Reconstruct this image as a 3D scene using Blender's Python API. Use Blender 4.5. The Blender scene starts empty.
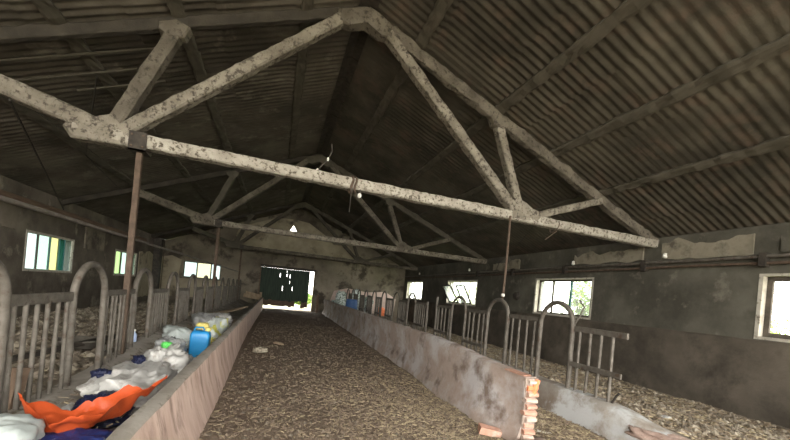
import bpy, math, random
from mathutils import Vector, Matrix, noise
R = math.radians
PI = math.pi
C = bpy.context.scene.collection
rnd = random.Random(7)

# ------------------------------------------------------------------ helpers
def nz(p, s=1.0, seed=0.0):
    return noise.noise(Vector((p[0]*s+seed*7.13, p[1]*s-seed*3.71, p[2]*s+seed*1.93)))

class MB:
    """collects geometry in world coordinates; build() links it as ONE mesh object"""
    def __init__(self):
        self.v = []; self.f = []; self.mi = []
    def add(self, vs, fs, mi=0):
        o = len(self.v)
        self.v += [tuple(p) for p in vs]
        self.f += [tuple(i+o for i in q) for q in fs]
        self.mi += [mi]*len(fs)
        return self
    def box(self, a, b, mi=0):
        x0,y0,z0 = a; x1,y1,z1 = b
        vs = [(x0,y0,z0),(x1,y0,z0),(x1,y1,z0),(x0,y1,z0),(x0,y0,z1),(x1,y0,z1),(x1,y1,z1),(x0,y1,z1)]
        return self.add(vs, [(0,3,2,1),(4,5,6,7),(0,1,5,4),(1,2,6,5),(2,3,7,6),(3,0,4,7)], mi)
    def obox(self, c, size, rot=(0,0,0), jit=0, mi=0):
        from mathutils import Euler
        M = Euler(rot).to_matrix()
        sx,sy,sz = [s/2 for s in size]
        vs = []
        for z in (-sz,sz):
            for x,y in ((-sx,-sy),(sx,-sy),(sx,sy),(-sx,sy)):
                p = Vector((x*(1+rnd.uniform(-jit,jit)), y*(1+rnd.uniform(-jit,jit)), z*(1+rnd.uniform(-jit,jit))))
                vs.append(Vector(c)+M@p)
        return self.add(vs, [(0,3,2,1),(4,5,6,7),(0,1,5,4),(1,2,6,5),(2,3,7,6),(3,0,4,7)], mi)
    def beam(self, p, q, w, h, seg=1, amp=0, seed=0, up=(0,0,1), taper=None, chamfer=0.0):
        """rectangular bar p->q, w across, h along 'up', optionally rough"""
        p = Vector(p); q = Vector(q); d = (q-p).normalized()
        s = d.cross(Vector(up))
        s = s.normalized() if s.length > 1e-4 else Vector((0,1,0))
        u = s.cross(d).normalized()
        c = chamfer
        if c > 0:
            prof = [(-.5+c,-.5),(0,-.5),(.5-c,-.5),(.5,-.5+c),(.5,0),(.5,.5-c),(.5-c,.5),(0,.5),(-.5+c,.5),(-.5,.5-c),(-.5,0),(-.5,-.5+c)]
        else:
            prof = [(-.5,-.5),(.5,-.5),(.5,.5),(-.5,.5)]
        n = len(prof); vs = []; fs = []
        for i in range(seg+1):
            t = i/seg; o = p.lerp(q,t)
            k = taper(t) if taper else 1
            for a,b in prof:
                v = o + s*(a*w*k) + u*(b*h*k)
                if amp:
                    e = nz(v,5,seed)+.6*nz(v,13,seed+3)
                    v += (s*a+u*b).normalized()*amp*e
                vs.append(v)
        for i in range(seg):
            for j in range(n):
                a=i*n+j; b=i*n+(j+1)%n
                fs.append((a,b,b+n,a+n))
        fs.append(tuple(range(n-1,-1,-1))); fs.append(tuple(range(seg*n,seg*n+n)))
        return self.add(vs, fs)
    def tube(self, pts, r, n=8, closed=False, cap=True):
        pts = [Vector(p) for p in pts]; m = len(pts); vs=[]; fs=[]
        rr = r if isinstance(r,(list,tuple)) else [r]*m
        prev = None
        for i,p in enumerate(pts):
            if closed: d = pts[(i+1)%m]-pts[i-1]
            else: d = pts[min(i+1,m-1)]-pts[max(i-1,0)]
            d.normalize()
            if prev is None:
                s = d.cross(Vector((0,0,1)))
                if s.length < .05: s = d.cross(Vector((0,1,0)))
            else:
                s = prev - d*prev.dot(d)
            s.normalize(); prev = s; u = d.cross(s)
            for k in range(n):
                a = 2*PI*k/n
                vs.append(p + (s*math.cos(a)+u*math.sin(a))*rr[i])
        lim = m if closed else m-1
        for i in range(lim):
            for k in range(n):
                a=i*n+k; b=i*n+(k+1)%n; c=((i+1)%m)*n+(k+1)%n; d_=((i+1)%m)*n+k
                fs.append((a,b,c,d_))
        if cap and not closed:
            fs.append(tuple(range(n-1,-1,-1))); fs.append(tuple(range((m-1)*n,m*n)))
        return self.add(vs, fs)
    def lathe(self, prof, c=(0,0,0), n=24, axis='z'):
        vs=[]; fs=[]; m=len(prof)
        for r,z in prof:
            for k in range(n):
                a=2*PI*k/n
                x,y,zz = r*math.cos(a), r*math.sin(a), z
                if axis=='x': x,y,zz = zz,x,y
                vs.append((c[0]+x,c[1]+y,c[2]+zz))
        for i in range(m-1):
            for k in range(n):
                fs.append((i*n+k,i*n+(k+1)%n,(i+1)*n+(k+1)%n,(i+1)*n+k))
        fs.append(tuple(range(n-1,-1,-1))); fs.append(tuple(range((m-1)*n,m*n)))
        return self.add(vs, fs)
    def prism(self, poly, axis, a, b):
        """poly of 2D points extruded along axis from a to b ('y': poly is (x,z); 'x': poly is (y,z))"""
        n=len(poly)
        def P(u,v,t): return (u,t,v) if axis=='y' else (t,u,v)
        vs=[P(u,v,a) for u,v in poly]+[P(u,v,b) for u,v in poly]
        fs=[tuple(range(n)),tuple(range(2*n-1,n-1,-1))]
        for i in range(n):
            j=(i+1)%n; fs.append((i,i+n,j+n,j))
        return self.add(vs,fs)
    def run(self, prof, ys, amp=0, seed=0, fq=4.0, edge_mi=None):
        """closed (x,z) profile prof(y) swept along y, roughened, capped"""
        vs=[]; fs=[]; n=len(prof(ys[0]))
        for y in ys:
            for x,z in prof(y):
                p=Vector((x,y,z))
                if amp:
                    p += Vector((nz(p,fq,seed),0,nz(p,fq,seed+5)))*amp + Vector((nz(p,fq*3,seed+9),0,nz(p,fq*3,seed+11)))*amp*.5
                vs.append(p)
        for i in range(len(ys)-1):
            for k in range(n):
                a=i*n+k; b=i*n+(k+1)%n
                fs.append((a,a+n,b+n,b))
        fs.append(tuple(range(n))); fs.append(tuple(range(len(vs)-1,len(vs)-n-1,-1)))
        self.add(vs,fs)
        if edge_mi:
            for q in range((len(ys)-1)*n): self.mi[q]=edge_mi.get(q%n,0)
        return self
    def build(self, name, mat, parent=None, loc=(0,0,0), smooth=False):
        me = bpy.data.meshes.new(name)
        off = Vector(parent_world(parent)) if parent else Vector(loc)
        me.from_pydata([tuple(Vector(p)-off-(Vector(loc) if parent else Vector((0,0,0)))) for p in self.v], [], self.f)
        me.validate(); me.update()
        mats = mat if isinstance(mat,(list,tuple)) else [mat]
        for m in mats: me.materials.append(m)
        if len(mats) > 1 and len(self.mi)==len(me.polygons):
            me.polygons.foreach_set('material_index', self.mi)
        import bmesh
        bm = bmesh.new(); bm.from_mesh(me); bmesh.ops.recalc_face_normals(bm, faces=bm.faces); bm.to_mesh(me); bm.free()
        if smooth:
            me.polygons.foreach_set('use_smooth', [True]*len(me.polygons))
            me.set_sharp_from_angle(angle=R(50))
        o = bpy.data.objects.new(name, me); C.objects.link(o)
        if parent: o.parent = parent; o.location = loc
        else: o.location = loc
        return o

def parent_world(p):
    v = Vector((0,0,0))
    while p: v += p.location; p = p.parent
    return v
def tag(o, label, cat, group=None, kind=None):
    o['label']=label; o['category']=cat
    if group: o['group']=group
    if kind: o['kind']=kind
    return o
def thing(name, label, cat, loc, group=None, kind=None):
    o = bpy.data.objects.new(name, None); C.objects.link(o); o.location = loc
    o.empty_display_size = .1
    return tag(o, label, cat, group, kind)
def frange(a,b,step):
    n=max(1,int(round((b-a)/step))); return [a+(b-a)*i/n for i in range(n+1)]

# ------------------------------------------------------------------ materials
def col(h): return tuple(h)+(1,) if len(h)==3 else h
def mat(name, c1, c2, scale=3, rough=.85, bump=.3, bscale=25, spots=None, spot_scale=9, spot_lo=.56, spot_hi=.66, metal=0, stretch=(1,1,1), big=None, big_scale=.35, spec=.3):
    m = bpy.data.materials.new(name); m.use_nodes=True
    nt=m.node_tree; N=nt.nodes; L=nt.links
    b=N['Principled BSDF']; b.inputs['Roughness'].default_value=rough; b.inputs['Metallic'].default_value=metal
    b.inputs['Specular IOR Level'].default_value=spec
    tc=N.new('ShaderNodeTexCoord'); mp=N.new('ShaderNodeMapping'); mp.inputs['Scale'].default_value=stretch
    L.new(tc.outputs['Object'],mp.inputs['Vector'])
    def noi(s,d=6,r=.6):
        n=N.new('ShaderNodeTexNoise'); n.inputs['Scale'].default_value=s; n.inputs['Detail'].default_value=d; n.inputs['Roughness'].default_value=r
        L.new(mp.outputs['Vector'],n.inputs['Vector']); return n
    n1=noi(scale); r1=N.new('ShaderNodeValToRGB'); r1.color_ramp.elements[0].position=.33; r1.color_ramp.elements[1].position=.67
    r1.color_ramp.elements[0].color=col(c1); r1.color_ramp.elements[1].color=col(c2)
    L.new(n1.outputs['Fac'],r1.inputs['Fac']); out=r1.outputs['Color']
    def over(out, c, s, lo, hi, d=8):
        n=noi(s,d,.65); r=N.new('ShaderNodeValToRGB'); r.color_ramp.elements[0].position=lo; r.color_ramp.elements[1].position=hi
        r.color_ramp.elements[0].color=(0,0,0,1); r.color_ramp.elements[1].color=(1,1,1,1)
        L.new(n.outputs['Fac'],r.inputs['Fac'])
        x=N.new('ShaderNodeMix'); x.data_type='RGBA'; L.new(r.outputs['Color'],x.inputs[0]); L.new(out,x.inputs[6]); x.inputs[7].default_value=col(c)
        return x.outputs[2]
    if big: out=over(out,big,big_scale,.45,.62)
    if spots: out=over(out,spots,spot_scale,spot_lo,spot_hi)
    L.new(out,b.inputs['Base Color'])
    if bump:
        nb=noi(bscale,8,.65); bp=N.new('ShaderNodeBump'); bp.inputs['Strength'].default_value=bump; bp.inputs['Distance'].default_value=.02
        L.new(nb.outputs['Fac'],bp.inputs['Height']); L.new(bp.outputs['Normal'],b.inputs['Normal'])
    return m
def pane_mat(name, c, k):
    """tinted pane, transmission set for the window brightness wanted; a little daylight scatters"""
    m=bpy.data.materials.new(name); m.use_nodes=True; nt=m.node_tree; N=nt.nodes; L=nt.links
    N.remove(N['Principled BSDF'])
    q=tuple(min(1,math.sqrt(x*k)/.86) for x in c)+(1,)  # transmission picked so the sky behind stays pale, not burnt out
    t=N.new('ShaderNodeBsdfTransparent'); t.inputs['Color'].default_value=q
    d=N.new('ShaderNodeBsdfTranslucent'); d.inputs['Color'].default_value=q
    g=N.new('ShaderNodeBsdfGlossy'); g.inputs['Roughness'].default_value=.15
    a=N.new('ShaderNodeMixShader'); a.inputs[0].default_value=.10; L.new(t.outputs[0],a.inputs[1]); L.new(d.outputs[0],a.inputs[2])
    a2=N.new('ShaderNodeMixShader'); a2.inputs[0].default_value=.03; L.new(a.outputs[0],a2.inputs[1]); L.new(g.outputs[0],a2.inputs[2])
    L.new(a2.outputs[0],N['Material Output'].inputs['Surface'])
    return m

M={}
M['roof']   =mat('sooty_corrugated_cement',(.070,.061,.046),(.122,.108,.083),1.4,.9,.35,40,spots=(.125,.09,.068),spot_scale=1.8,spot_lo=.52,spot_hi=.7,big=(.05,.044,.034),big_scale=.5)
M['roofL']  =mat('black_sooty_cement',(.085,.072,.057),(.16,.14,.112),1.2,.9,.35,30,spots=(.19,.17,.138),spot_scale=2,spot_lo=.56,spot_hi=.7,big=(.062,.053,.042),big_scale=.45)
M['purlin'] =mat('dusty_concrete',(.07,.062,.047),(.12,.106,.083),3,.9,.3,30)
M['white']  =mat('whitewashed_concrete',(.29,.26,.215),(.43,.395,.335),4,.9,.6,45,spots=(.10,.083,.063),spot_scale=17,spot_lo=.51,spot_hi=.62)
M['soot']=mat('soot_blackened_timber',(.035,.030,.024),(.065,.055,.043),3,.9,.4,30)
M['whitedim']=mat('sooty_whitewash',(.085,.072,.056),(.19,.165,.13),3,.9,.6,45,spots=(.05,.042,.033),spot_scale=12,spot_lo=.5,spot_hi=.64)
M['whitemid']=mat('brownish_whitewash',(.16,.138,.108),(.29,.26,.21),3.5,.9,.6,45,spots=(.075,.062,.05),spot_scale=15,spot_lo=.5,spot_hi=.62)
M['wallR']  =mat('grey_plaster',(.076,.071,.056),(.135,.126,.10),.9,.92,.4,18,spots=(.21,.19,.15),spot_scale=2.2,spot_lo=.58,spot_hi=.76,big=(.06,.055,.043),big_scale=.6)
M['dado']   =mat('brown_stained_plaster',(.062,.052,.040),(.135,.113,.088),.9,.92,.6,16,spots=(.048,.040,.031),spot_scale=1.6,spot_lo=.46,spot_hi=.68)
M['wallL']  =mat('dark_damp_plaster',(.10,.083,.065),(.20,.172,.135),.8,.92,.4,18,spots=(.32,.28,.22),spot_scale=1.3,spot_lo=.58,spot_hi=.72,big=(.075,.061,.049),big_scale=.5)
M['wallF']  =mat('patchy_plaster',(.115,.096,.074),(.24,.205,.157),.9,.92,.4,15,spots=(.08,.066,.051),spot_scale=1.2,spot_lo=.5,spot_hi=.62,big=(.30,.26,.20),big_scale=.3)
M['patch']  =mat('pale_plaster',(.18,.158,.118),(.33,.295,.225),2.2,.9,.4,20,spots=(.10,.086,.065),spot_scale=2.2,spot_lo=.5,spot_hi=.66)
M['reveal'] =mat('white_reveal',(.34,.31,.26),(.52,.48,.41),6,.9,.2,30,spots=(.15,.13,.10),spot_scale=7)
M['trough'] =mat('pinkish_cement',(.31,.238,.20),(.47,.385,.335),2.4,.8,.4,28,spots=(.19,.145,.12),spot_scale=2.4,spot_lo=.5,spot_hi=.66,big=(.50,.47,.465),big_scale=1.5)
M['troughL']=mat('reddish_cement',(.40,.28,.228),(.60,.46,.395),2.8,.7,.35,28,spots=(.24,.165,.132),spot_scale=4,spot_lo=.53,spot_hi=.68,stretch=(1,1.8,.4))
M['curb']   =mat('grey_cement',(.22,.195,.165),(.40,.37,.33),2.5,.88,.4,24,spots=(.15,.125,.095),spot_scale=5)
M['curbR']  =mat('limewashed_cement',(.25,.225,.195),(.40,.375,.34),2.2,.88,.4,24,spots=(.46,.46,.46),spot_scale=1.3,spot_lo=.5,spot_hi=.58,big=(.22,.175,.14),big_scale=1.4)
M['dirt']   =mat('trampled_litter',(.115,.084,.062),(.195,.148,.11),7,.95,.8,40,spots=(.078,.057,.043),spot_scale=9,big=(.14,.105,.077),big_scale=.6)
M['dung']   =mat('dry_litter',(.14,.115,.086),(.27,.23,.178),9,.95,.9,25,spots=(.075,.06,.046),spot_scale=8)
M['straw1'] =mat('straw_pale',(.27,.218,.132),(.37,.305,.195),30,.7,0)
M['straw2'] =mat('straw_brown',(.175,.132,.090),(.25,.195,.135),30,.8,0)
M['straw3'] =mat('straw_dark',(.115,.085,.061),(.175,.132,.095),30,.8,0)
M['lump']   =mat('crumbled_dung',(.2,.17,.125),(.42,.37,.29),9,.95,.4,30)
M['lump2']  =mat('dark_crumbs',(.10,.082,.062),(.2,.165,.125),9,.95,.4,30)
M['steel']  =mat('weathered_galvanised_steel',(.09,.078,.065),(.165,.148,.126),8,.6,.15,60,spots=(.085,.06,.045),spot_scale=10,metal=.2)
M['rust']   =mat('rusty_steel',(.075,.052,.038),(.14,.098,.072),9,.8,.3,50,metal=.1)
M['rail']   =mat('red_brown_timber',(.11,.073,.05),(.18,.125,.088),5,.85,.3,30,stretch=(3,.4,3))
M['dark']   =mat('blackened_iron',(.035,.03,.026),(.075,.062,.05),8,.7,.2,40,metal=.2)
M['wood']   =mat('old_board',(.26,.19,.125),(.42,.33,.23),5,.85,.4,30,stretch=(1,1,.3))
M['doorg']  =mat('dark_green_boards',(.022,.034,.026),(.048,.068,.05),3,.8,.3,30,stretch=(6,1,.5))
M['doorb']  =mat('rusty_door_foot',(.10,.068,.048),(.16,.11,.078),4,.85,.3,30)
M['brick']  =mat('orange_brick',(.42,.22,.155),(.56,.34,.26),8,.85,.5,40,spots=(.50,.42,.36),spot_scale=8)
M['brickpale']=mat('pale_brick',(.46,.34,.28),(.56,.45,.385),8,.85,.5,40,spots=(.44,.25,.19),spot_scale=9)
M['hotorange']=mat('orange_stained_brick',(.75,.19,.08),(.82,.28,.13),7,.7,.4,35)
M['mortar'] =mat('crumbling_mortar',(.28,.22,.185),(.42,.34,.29),10,.95,.7,40)
M['orange'] =mat('orange_plastic_sheet',(.40,.055,.014),(.54,.09,.025),5,.42,.2,22)
M['bagw']   =mat('dirty_white_sack',(.36,.35,.335),(.52,.51,.49),4,.6,.3,26,spots=(.25,.23,.21),spot_scale=5)
M['bagl']   =mat('pale_plastic_sack',(.46,.51,.50),(.60,.65,.63),4,.45,.25,22)
M['bagg']   =mat('grey_plastic_sack',(.24,.245,.245),(.42,.42,.41),4,.45,.3,22)
M['navy']   =mat('navy_plastic',(.008,.010,.028),(.018,.022,.06),5,.4,.25,24)
M['navyw']  =mat('blue_and_white_sack',(.012,.018,.075),(.03,.045,.19),5,.45,.25,24,spots=(.45,.5,.58),spot_scale=9,spot_lo=.6,spot_hi=.64)
M['blue']   =mat('blue_plastic',(.015,.20,.47),(.02,.26,.55),3,.35,.05,30,spec=.5)
M['drum']   =mat('dark_blue_plastic',(.03,.075,.19),(.06,.12,.27),3,.45,.1,30)
M['yellow'] =mat('yellow_plastic',(.62,.52,.15),(.72,.62,.22),4,.5,.1,30)
M['bagy']   =mat('white_sack_with_yellow_print',(.62,.68,.66),(.74,.78,.76),5,.45,.25,22,spots=(.68,.66,.12),spot_scale=3.2,spot_lo=.52,spot_hi=.56)
M['green']  =mat('green_plastic',(.08,.48,.08),(.12,.56,.12),4,.4,.1,30)
M['pinkish']=mat('pale_pink_lit_plaster',(.58,.44,.38),(.68,.54,.48),4,.8,.2,30)
M['clear']  =mat('clouded_plastic',(.38,.44,.42),(.72,.78,.76),9,.35,.35,24,spots=(.12,.17,.13),spot_scale=10,spot_lo=.5,spot_hi=.58)
M['ceramic']=mat('white_insulator',(.72,.70,.64),(.8,.78,.72),5,.3,0)
M['bluep']  =mat('blue_grey_frame',(.06,.16,.17),(.09,.22,.22),5,.6,.1,30)
M['frameW'] =mat('chipped_white_paint',(.55,.52,.45),(.68,.65,.58),6,.7,.2,30,spots=(.22,.18,.13),spot_scale=12,spot_lo=.58,spot_hi=.64)
M['frameD'] =mat('dark_window_timber',(.055,.048,.038),(.12,.10,.08),5,.8,.3,30)
M['grass']  =mat('grass_ground',(.16,.22,.07),(.27,.30,.14),2,.95,.5,20)
M['apron']  =mat('pale_yard',(.24,.23,.16),(.34,.33,.24),2,.95,.3,20)
M['redrub'] =mat('reddish_rubble',(.30,.21,.175),(.44,.33,.28),5,.9,.6,30,spots=(.56,.54,.50),spot_scale=3,spot_lo=.58,spot_hi=.62)
M['gable']  =mat('yellowish_plaster',(.33,.285,.205),(.47,.41,.30),1.6,.9,.4,20,spots=(.14,.118,.086),spot_scale=1.1,spot_lo=.54,spot_hi=.66)
M['yardn']  =mat('pale_bounce_ground',(.34,.30,.24),(.45,.40,.33),2,.95,.3,20)
M['leaf']   =mat('leaf_green',(.10,.24,.035),(.24,.40,.08),6,.6,0)
M['leafy']  =mat('leaf_yellow_green',(.26,.42,.06),(.46,.58,.14),6,.6,0)
M['bark']   =mat('bark',(.1,.075,.05),(.18,.14,.1),8,.9,.4,30)
M['p_white']=pane_mat('pane_white',(.95,1,.98),.70)
M['p_mint'] =pane_mat('pane_mint',(.66,1,.86),.105)
M['p_pale'] =pane_mat('pane_pale_blue',(.76,1,1),.11)
M['p_yel']  =pane_mat('pane_yellow',(1,1,.42),.10)
M['p_yelb'] =pane_mat('pane_pale_yellow',(1,1,.66),.105)
M['p_teal'] =pane_mat('pane_teal',(.12,.62,.5),.075)
M['p_green']=pane_mat('pane_green',(.6,1,.4),.095)
M['p_leafy']=pane_mat('pane_thin',(.96,1,.93),.26)
M['p_clear']=pane_mat('pane_clear',(.96,1,.95),.7)

# ------------------------------------------------------------------ dimensions
XL,XR,CX=-6.45,8.55,1.05           # outer walls, ridge
Y0,YF=-3.2,23.9                    # open near end, far gable
HW=7.5
RIDGE=6.62; SLOPE=.405
def roof_z(x): return RIDGE-SLOPE*abs(x-CX)
def floor_z(x,y): return .11*max(0,min(1,(x-2.95)/.3))*(1-max(0,min(1,(3.3-y)/.8))*.3)+.03*nz((x,y,0),1.1,2)+.018*nz((x,y,0),4.5,4)

# ------------------------------------------------------------------ setting: ground and floors
mb=MB()
mb.add([(-60,-40,-.22),(60,-40,-.22),(60,90,-.22),(-60,90,-.22)],[(0,1,2,3)])
tag(mb.build('ground',M['grass']),'green grass ground outside the barn','ground',kind='structure')
mb=MB(); mb.box((-5,24.25,-.215),(7,31,-.03))
tag(mb.build('yard_slab',M['apron'],loc=(1,27,-.215)),'pale yard slab outside the far door','yard',kind='structure')

mb=MB(); mb.box((-14,-22,-.215),(16,Y0-.02,-.06))  # added unseen ground, pale so bounced daylight is less green
tag(mb.build('yard_slab',M['yardn'],loc=(1,-8,-.215)),'added pale ground before the open near end, to bounce neutral daylight','yard',kind='structure')

def floor_grid(x0,x1,y0,y1,step,fz,name,m,label):
    xs=frange(x0,x1,step); ys=frange(y0,y1,step); mb=MB(); n=len(xs)
    mb.add([(x,y,fz(x,y)) for y in ys for x in xs],[(j*n+i,j*n+i+1,(j+1)*n+i+1,(j+1)*n+i) for j in range(len(ys)-1) for i in range(n-1)])
    o=mb.build(name,m,smooth=True); tag(o,label,'floor',kind='structure'); return o
floor_grid(-.9,3.95,Y0,24.25,.09,floor_z,'floor',M['dirt'],'brown litter floor of the central feed passage')
def zl(x,y):
    return .10+.16*max(0,(x+6.3)/4.2)+.05*nz((x,y,0),1.3,5)+.04*nz((x,y,0),4,6)
def zr(x,y):
    t=max(0,min(1,(8.55-x)/4.4)); return -.06+.44*t**1.5+.035*nz((x,y,0),1.3,8)+.025*nz((x,y,0),4,9)
floor_grid(XL,-2.15,Y0,YF,.12,zl,'floor_left',M['dung'],'lumpy dry litter floor of the left stalls')
floor_grid(4.15,XR,Y0,YF,.12,zr,'floor_right',M['dung'],'straw covered floor of the right stalls')

# ------------------------------------------------------------------ walls with holes
def wall_holes(u0,u1,z0,z1,holes,axis,t0,t1):
    """boxes around rectangular holes; axis 'x': wall plane at x in [t0,t1], u=y"""
    us=sorted({u0,u1,*[h[0] for h in holes],*[h[1] for h in holes]}); zs=sorted({z0,z1,*[h[2] for h in holes],*[h[3] for h in holes]})
    mb=MB()
    for i in range(len(us)-1):
        run=None
        for j in range(len(zs)-1):
            cu=(us[i]+us[i+1])/2; cz=(zs[j]+zs[j+1])/2
            inside=any(h[0]<cu<h[1] and h[2]<cz<h[3] for h in holes)
            if not inside:
                if axis=='x': mb.box((t0,us[i],zs[j]),(t1,us[i+1],zs[j+1]))
                else: mb.box((us[i],t0,zs[j]),(us[i+1],t1,zs[j+1]))
    import bmesh
    return mb
def merge(o):
    import bmesh
    bm=bmesh.new(); bm.from_mesh(o.data)
    bmesh.ops.remove_doubles(bm,verts=bm.verts,dist=1e-4)
    # drop the internal faces shared by neighbouring boxes
    seen={}
    for f in bm.faces:
        k=tuple(round(c,3) for c in f.calc_center_median()); seen.setdefault(k,[]).append(f)
    bmesh.ops.delete(bm,geom=[f for fs in seen.values() if len(fs)>1 for f in fs],context='FACES')
    bmesh.ops.recalc_face_normals(bm,faces=bm.faces)
    bm.to_mesh(o.data); bm.free(); return o
WT=.34
# right wall windows: (y0,y1)
RW=[(1.95,4.13),(7.9,10.22),(14.13,17.0),(20.5,23.2)]
RZ=(1.46,2.6)
LW=[(12.1,14.36),(17.55,19.8)]
LZ=(1.36,2.38)
o=wall_holes(Y0,YF+WT,-.25,3.56,[(a,b,*RZ) for a,b in RW],'x',XR,XR+WT).build('wall_right',M['wallR']); merge(o); tag(o,'grey plastered long wall on the right','wall',kind='structure')
o=wall_holes(Y0,YF+WT,-.25,3.56,[(a,b,*LZ) for a,b in LW],'x',XL-WT,XL).build('wall_left',M['wallL']); merge(o); tag(o,'dark damp long wall on the left','wall',kind='structure')
DX0,DX1,DZ=-1.08,2.22,2.62
FW=(-5.4,-3.39,1.5,2.46)
mb=wall_holes(XL,XR,-.25,3.5,[(DX0,DX1,-.25,DZ),FW],'y',YF,YF+WT)
# gable with triangular vent
zt,zb=5.5,4.83; vx0,vx1=.27,1.01; vm=(vx0+vx1)/2
def rx(z): return (RIDGE+.03-z)/SLOPE
mb.prism([(XL-.02,3.5),(XR+.02,3.5),(CX+rx(zb),zb),(CX-rx(zb),zb)],'y',YF,YF+WT)
mb.prism([(CX-rx(zb),zb),(vx0,zb),(vm,zt),(CX-rx(zt),zt)],'y',YF,YF+WT)
mb.prism([(vx1,zb),(CX+rx(zb),zb),(CX+rx(zt),zt),(vm,zt)],'y',YF,YF+WT)
mb.prism([(CX-rx(zt),zt),(vm,zt),(CX+rx(zt),zt),(CX,RIDGE+.03)],'y',YF,YF+WT)
o=mb.build('wall_far',M['wallF']); tag(o,'patchy plastered gable wall at the far end','wall',kind='structure')

# dado on the right wall, pale patches above the pipes, wall plate on far wall
mb=MB(); ys=frange(Y0,YF,.25)
mb.run(lambda y:[(XR-.035-.006*math.sin(y*2),-.15),(XR-.035,1.36+.015*nz((y,0,0),1.5)),(XR-.002,1.40+.015*nz((y,0,0),1.5)),(XR+.02,1.40),(XR+.02,-.15)],ys,.008,3)
tag(mb.build('trim_1',M['dado']),'brown stained lower band along the right wall','trim',kind='structure')
def patch(y0,y1,z0,z1,seed,x=XR,inward=-1,name='trim_2',m=M['patch'],dep=.045,label='pale plaster patch on the wall'):
    n=30; top=[];bot=[]
    for i in range(n+1):
        y=y0+(y1-y0)*i/n
        e=1 if 0<i<n else .4
        top.append((y,z1+e*.17*nz((y,0,seed),1.9,seed)+e*.06*nz((y,0,seed),7,seed))); bot.append((y,z0+e*.07*nz((y,1,seed),3,seed)))
    mb=MB(); mb.prism(bot+top[::-1],'x',x+inward*dep,x-inward*.02)
    tag(mb.build(name,m),label,'plaster patch',kind='structure')
patch(6.45,8.6,3.03,3.36,1,name='trim_2',label='pale plaster patch above the pipes, left of the truss end')
patch(4.3,6.0,3.03,3.4,2,name='trim_3',label='pale plaster patch above the pipes, right of the truss end')
patch(2.2,3.9,3.05,3.3,4,name='trim_4',m=M['wallR'],label='dull plaster patch above the nearest right window')
patch(11.2,12.9,3.02,3.3,6,name='trim_5',label='pale plaster patch high on the right wall farther back')
mb=MB(); mb.beam((-2.4,YF-.09,3.56),(5.6,YF-.09,3.56),.18,.14,40,.012,4,chamfer=.15)
tag(mb.build('trim_6',M['whitedim']),'concrete ledge across the far gable','ledge',kind='structure')
# left wall plaster patches
patch(9.6,11.6,2.35,2.95,11,x=XL,inward=1,name='trim_7',m=M['wallF'],label='greyish plaster patch left of the first left window')
patch(15.0,16.4,2.2,2.95,12,x=XL,inward=1,name='trim_8',m=M['wallF'],label='greyish plaster patch between the left windows')
patch(20.1,23.7,.35,2.55,13,x=XL,inward=1,name='trim_9',m=M['gable'],dep=.03,label='pale plaster area in the far left corner')
mb=MB()
mb.prism([(XL+.02,.3),(-5.5,.35),(-5.48,1.2),(-5.6,1.7),(-5.5,2.5),(-6.0,2.7),(XL+.02,2.6)],'y',YF-.03,YF+.02)
mb.prism([(-5.5,.35),(-2.9,.3),(-2.8,.8),(-3.2,1.44),(-5.5,1.42)],'y',YF-.028,YF+.02)
tag(mb.build('trim_10',M['gable']),'pale plaster around the far gable window','plaster patch',kind='structure')
mb=MB()
mb.prism([(3.2,.2),(7.9,.15),(8.0,1.3),(7.2,1.75),(5.9,1.6),(4.5,1.75),(3.6,1.5)],'y',YF-.03,YF+.02)  # light on the low far wall, put into a paler colour
tag(mb.build('trim_11',M['pinkish']),'far wall plaster low behind the right stalls, coloured pale pink as if lit','plaster patch',kind='structure')
mb=MB()
mb.prism([(-3.0,3.68),(5.2,3.66),(4.3,4.6),(3.3,4.55),(2.6,5.15),(1.6,5.75),(vm,zt+.35),(vm,zt),(vx1,zb),(vx0,zb),(vm,zt),(vm,zt+.35),(-.4,5.8),(-1.6,5.3),(-2.5,4.9)],'y',YF-.025,YF+.02)
tag(mb.build('trim_12',M['gable']),'yellowish plaster on the far gable around the triangular vent','plaster patch',kind='structure')

# ------------------------------------------------------------------ roof
def roof_side(sgn,name,m,label):
    per=.15; ys=frange(Y0-.3,YF+.6,per/8); rows=[(i*1.12,min(7.95,i*1.12+1.12)) for i in range(8)]
    vs=[];fs=[]; n=len(ys)
    for r,(a,b) in enumerate(rows):
        if b-a<.05: continue
        for k,(u,lift) in enumerate(((a,.012),((a+b)/2,.002),(b+.06,-.012))):
            for y in ys:
                sheet=math.floor((y+r*.4)/1.06)
                h=.018*nz((sheet*1.7,r*2.3,sgn),1,3)+.01*nz((u,y,0),1.0,r)
                z=RIDGE-SLOPE*u+.0105*math.cos(2*PI*y/per)*max(.15,min(1.25,.75+1.3*nz((u,y,0),.55,sgn+4)))+lift+h
                vs.append((CX+sgn*u,y,z))
        base=len(vs)-3*n
        for k in range(2):
            for i in range(n-1):
                q=base+k*n+i; fs.append((q,q+1,q+n+1,q+n))
    mb=MB(); mb.add(vs,fs)
    o=mb.build(name,m,smooth=True); tag(o,label,'ceiling',kind='structure')
roof_side(1,'ceiling_right',M['roof'],'corrugated cement roof slope on the right')
roof_side(-1,'ceiling_left',M['roofL'],'sooty corrugated roof slope on the left')
mb=MB()
for i,y in enumerate(frange(Y0,YF,.9)[:-1]):
    mb.prism([(CX-.16,RIDGE-.09),(CX,RIDGE-.03),(CX+.16,RIDGE-.09),(CX+.16,RIDGE-.075),(CX,RIDGE-.01),(CX-.16,RIDGE-.075)],'y',y+.01,y+.89)
tag(mb.build('ridge_capping',M['dark'],loc=(CX,10,RIDGE-.09)),'blackened capping along the roof ridge','ridge',kind='structure')

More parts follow.
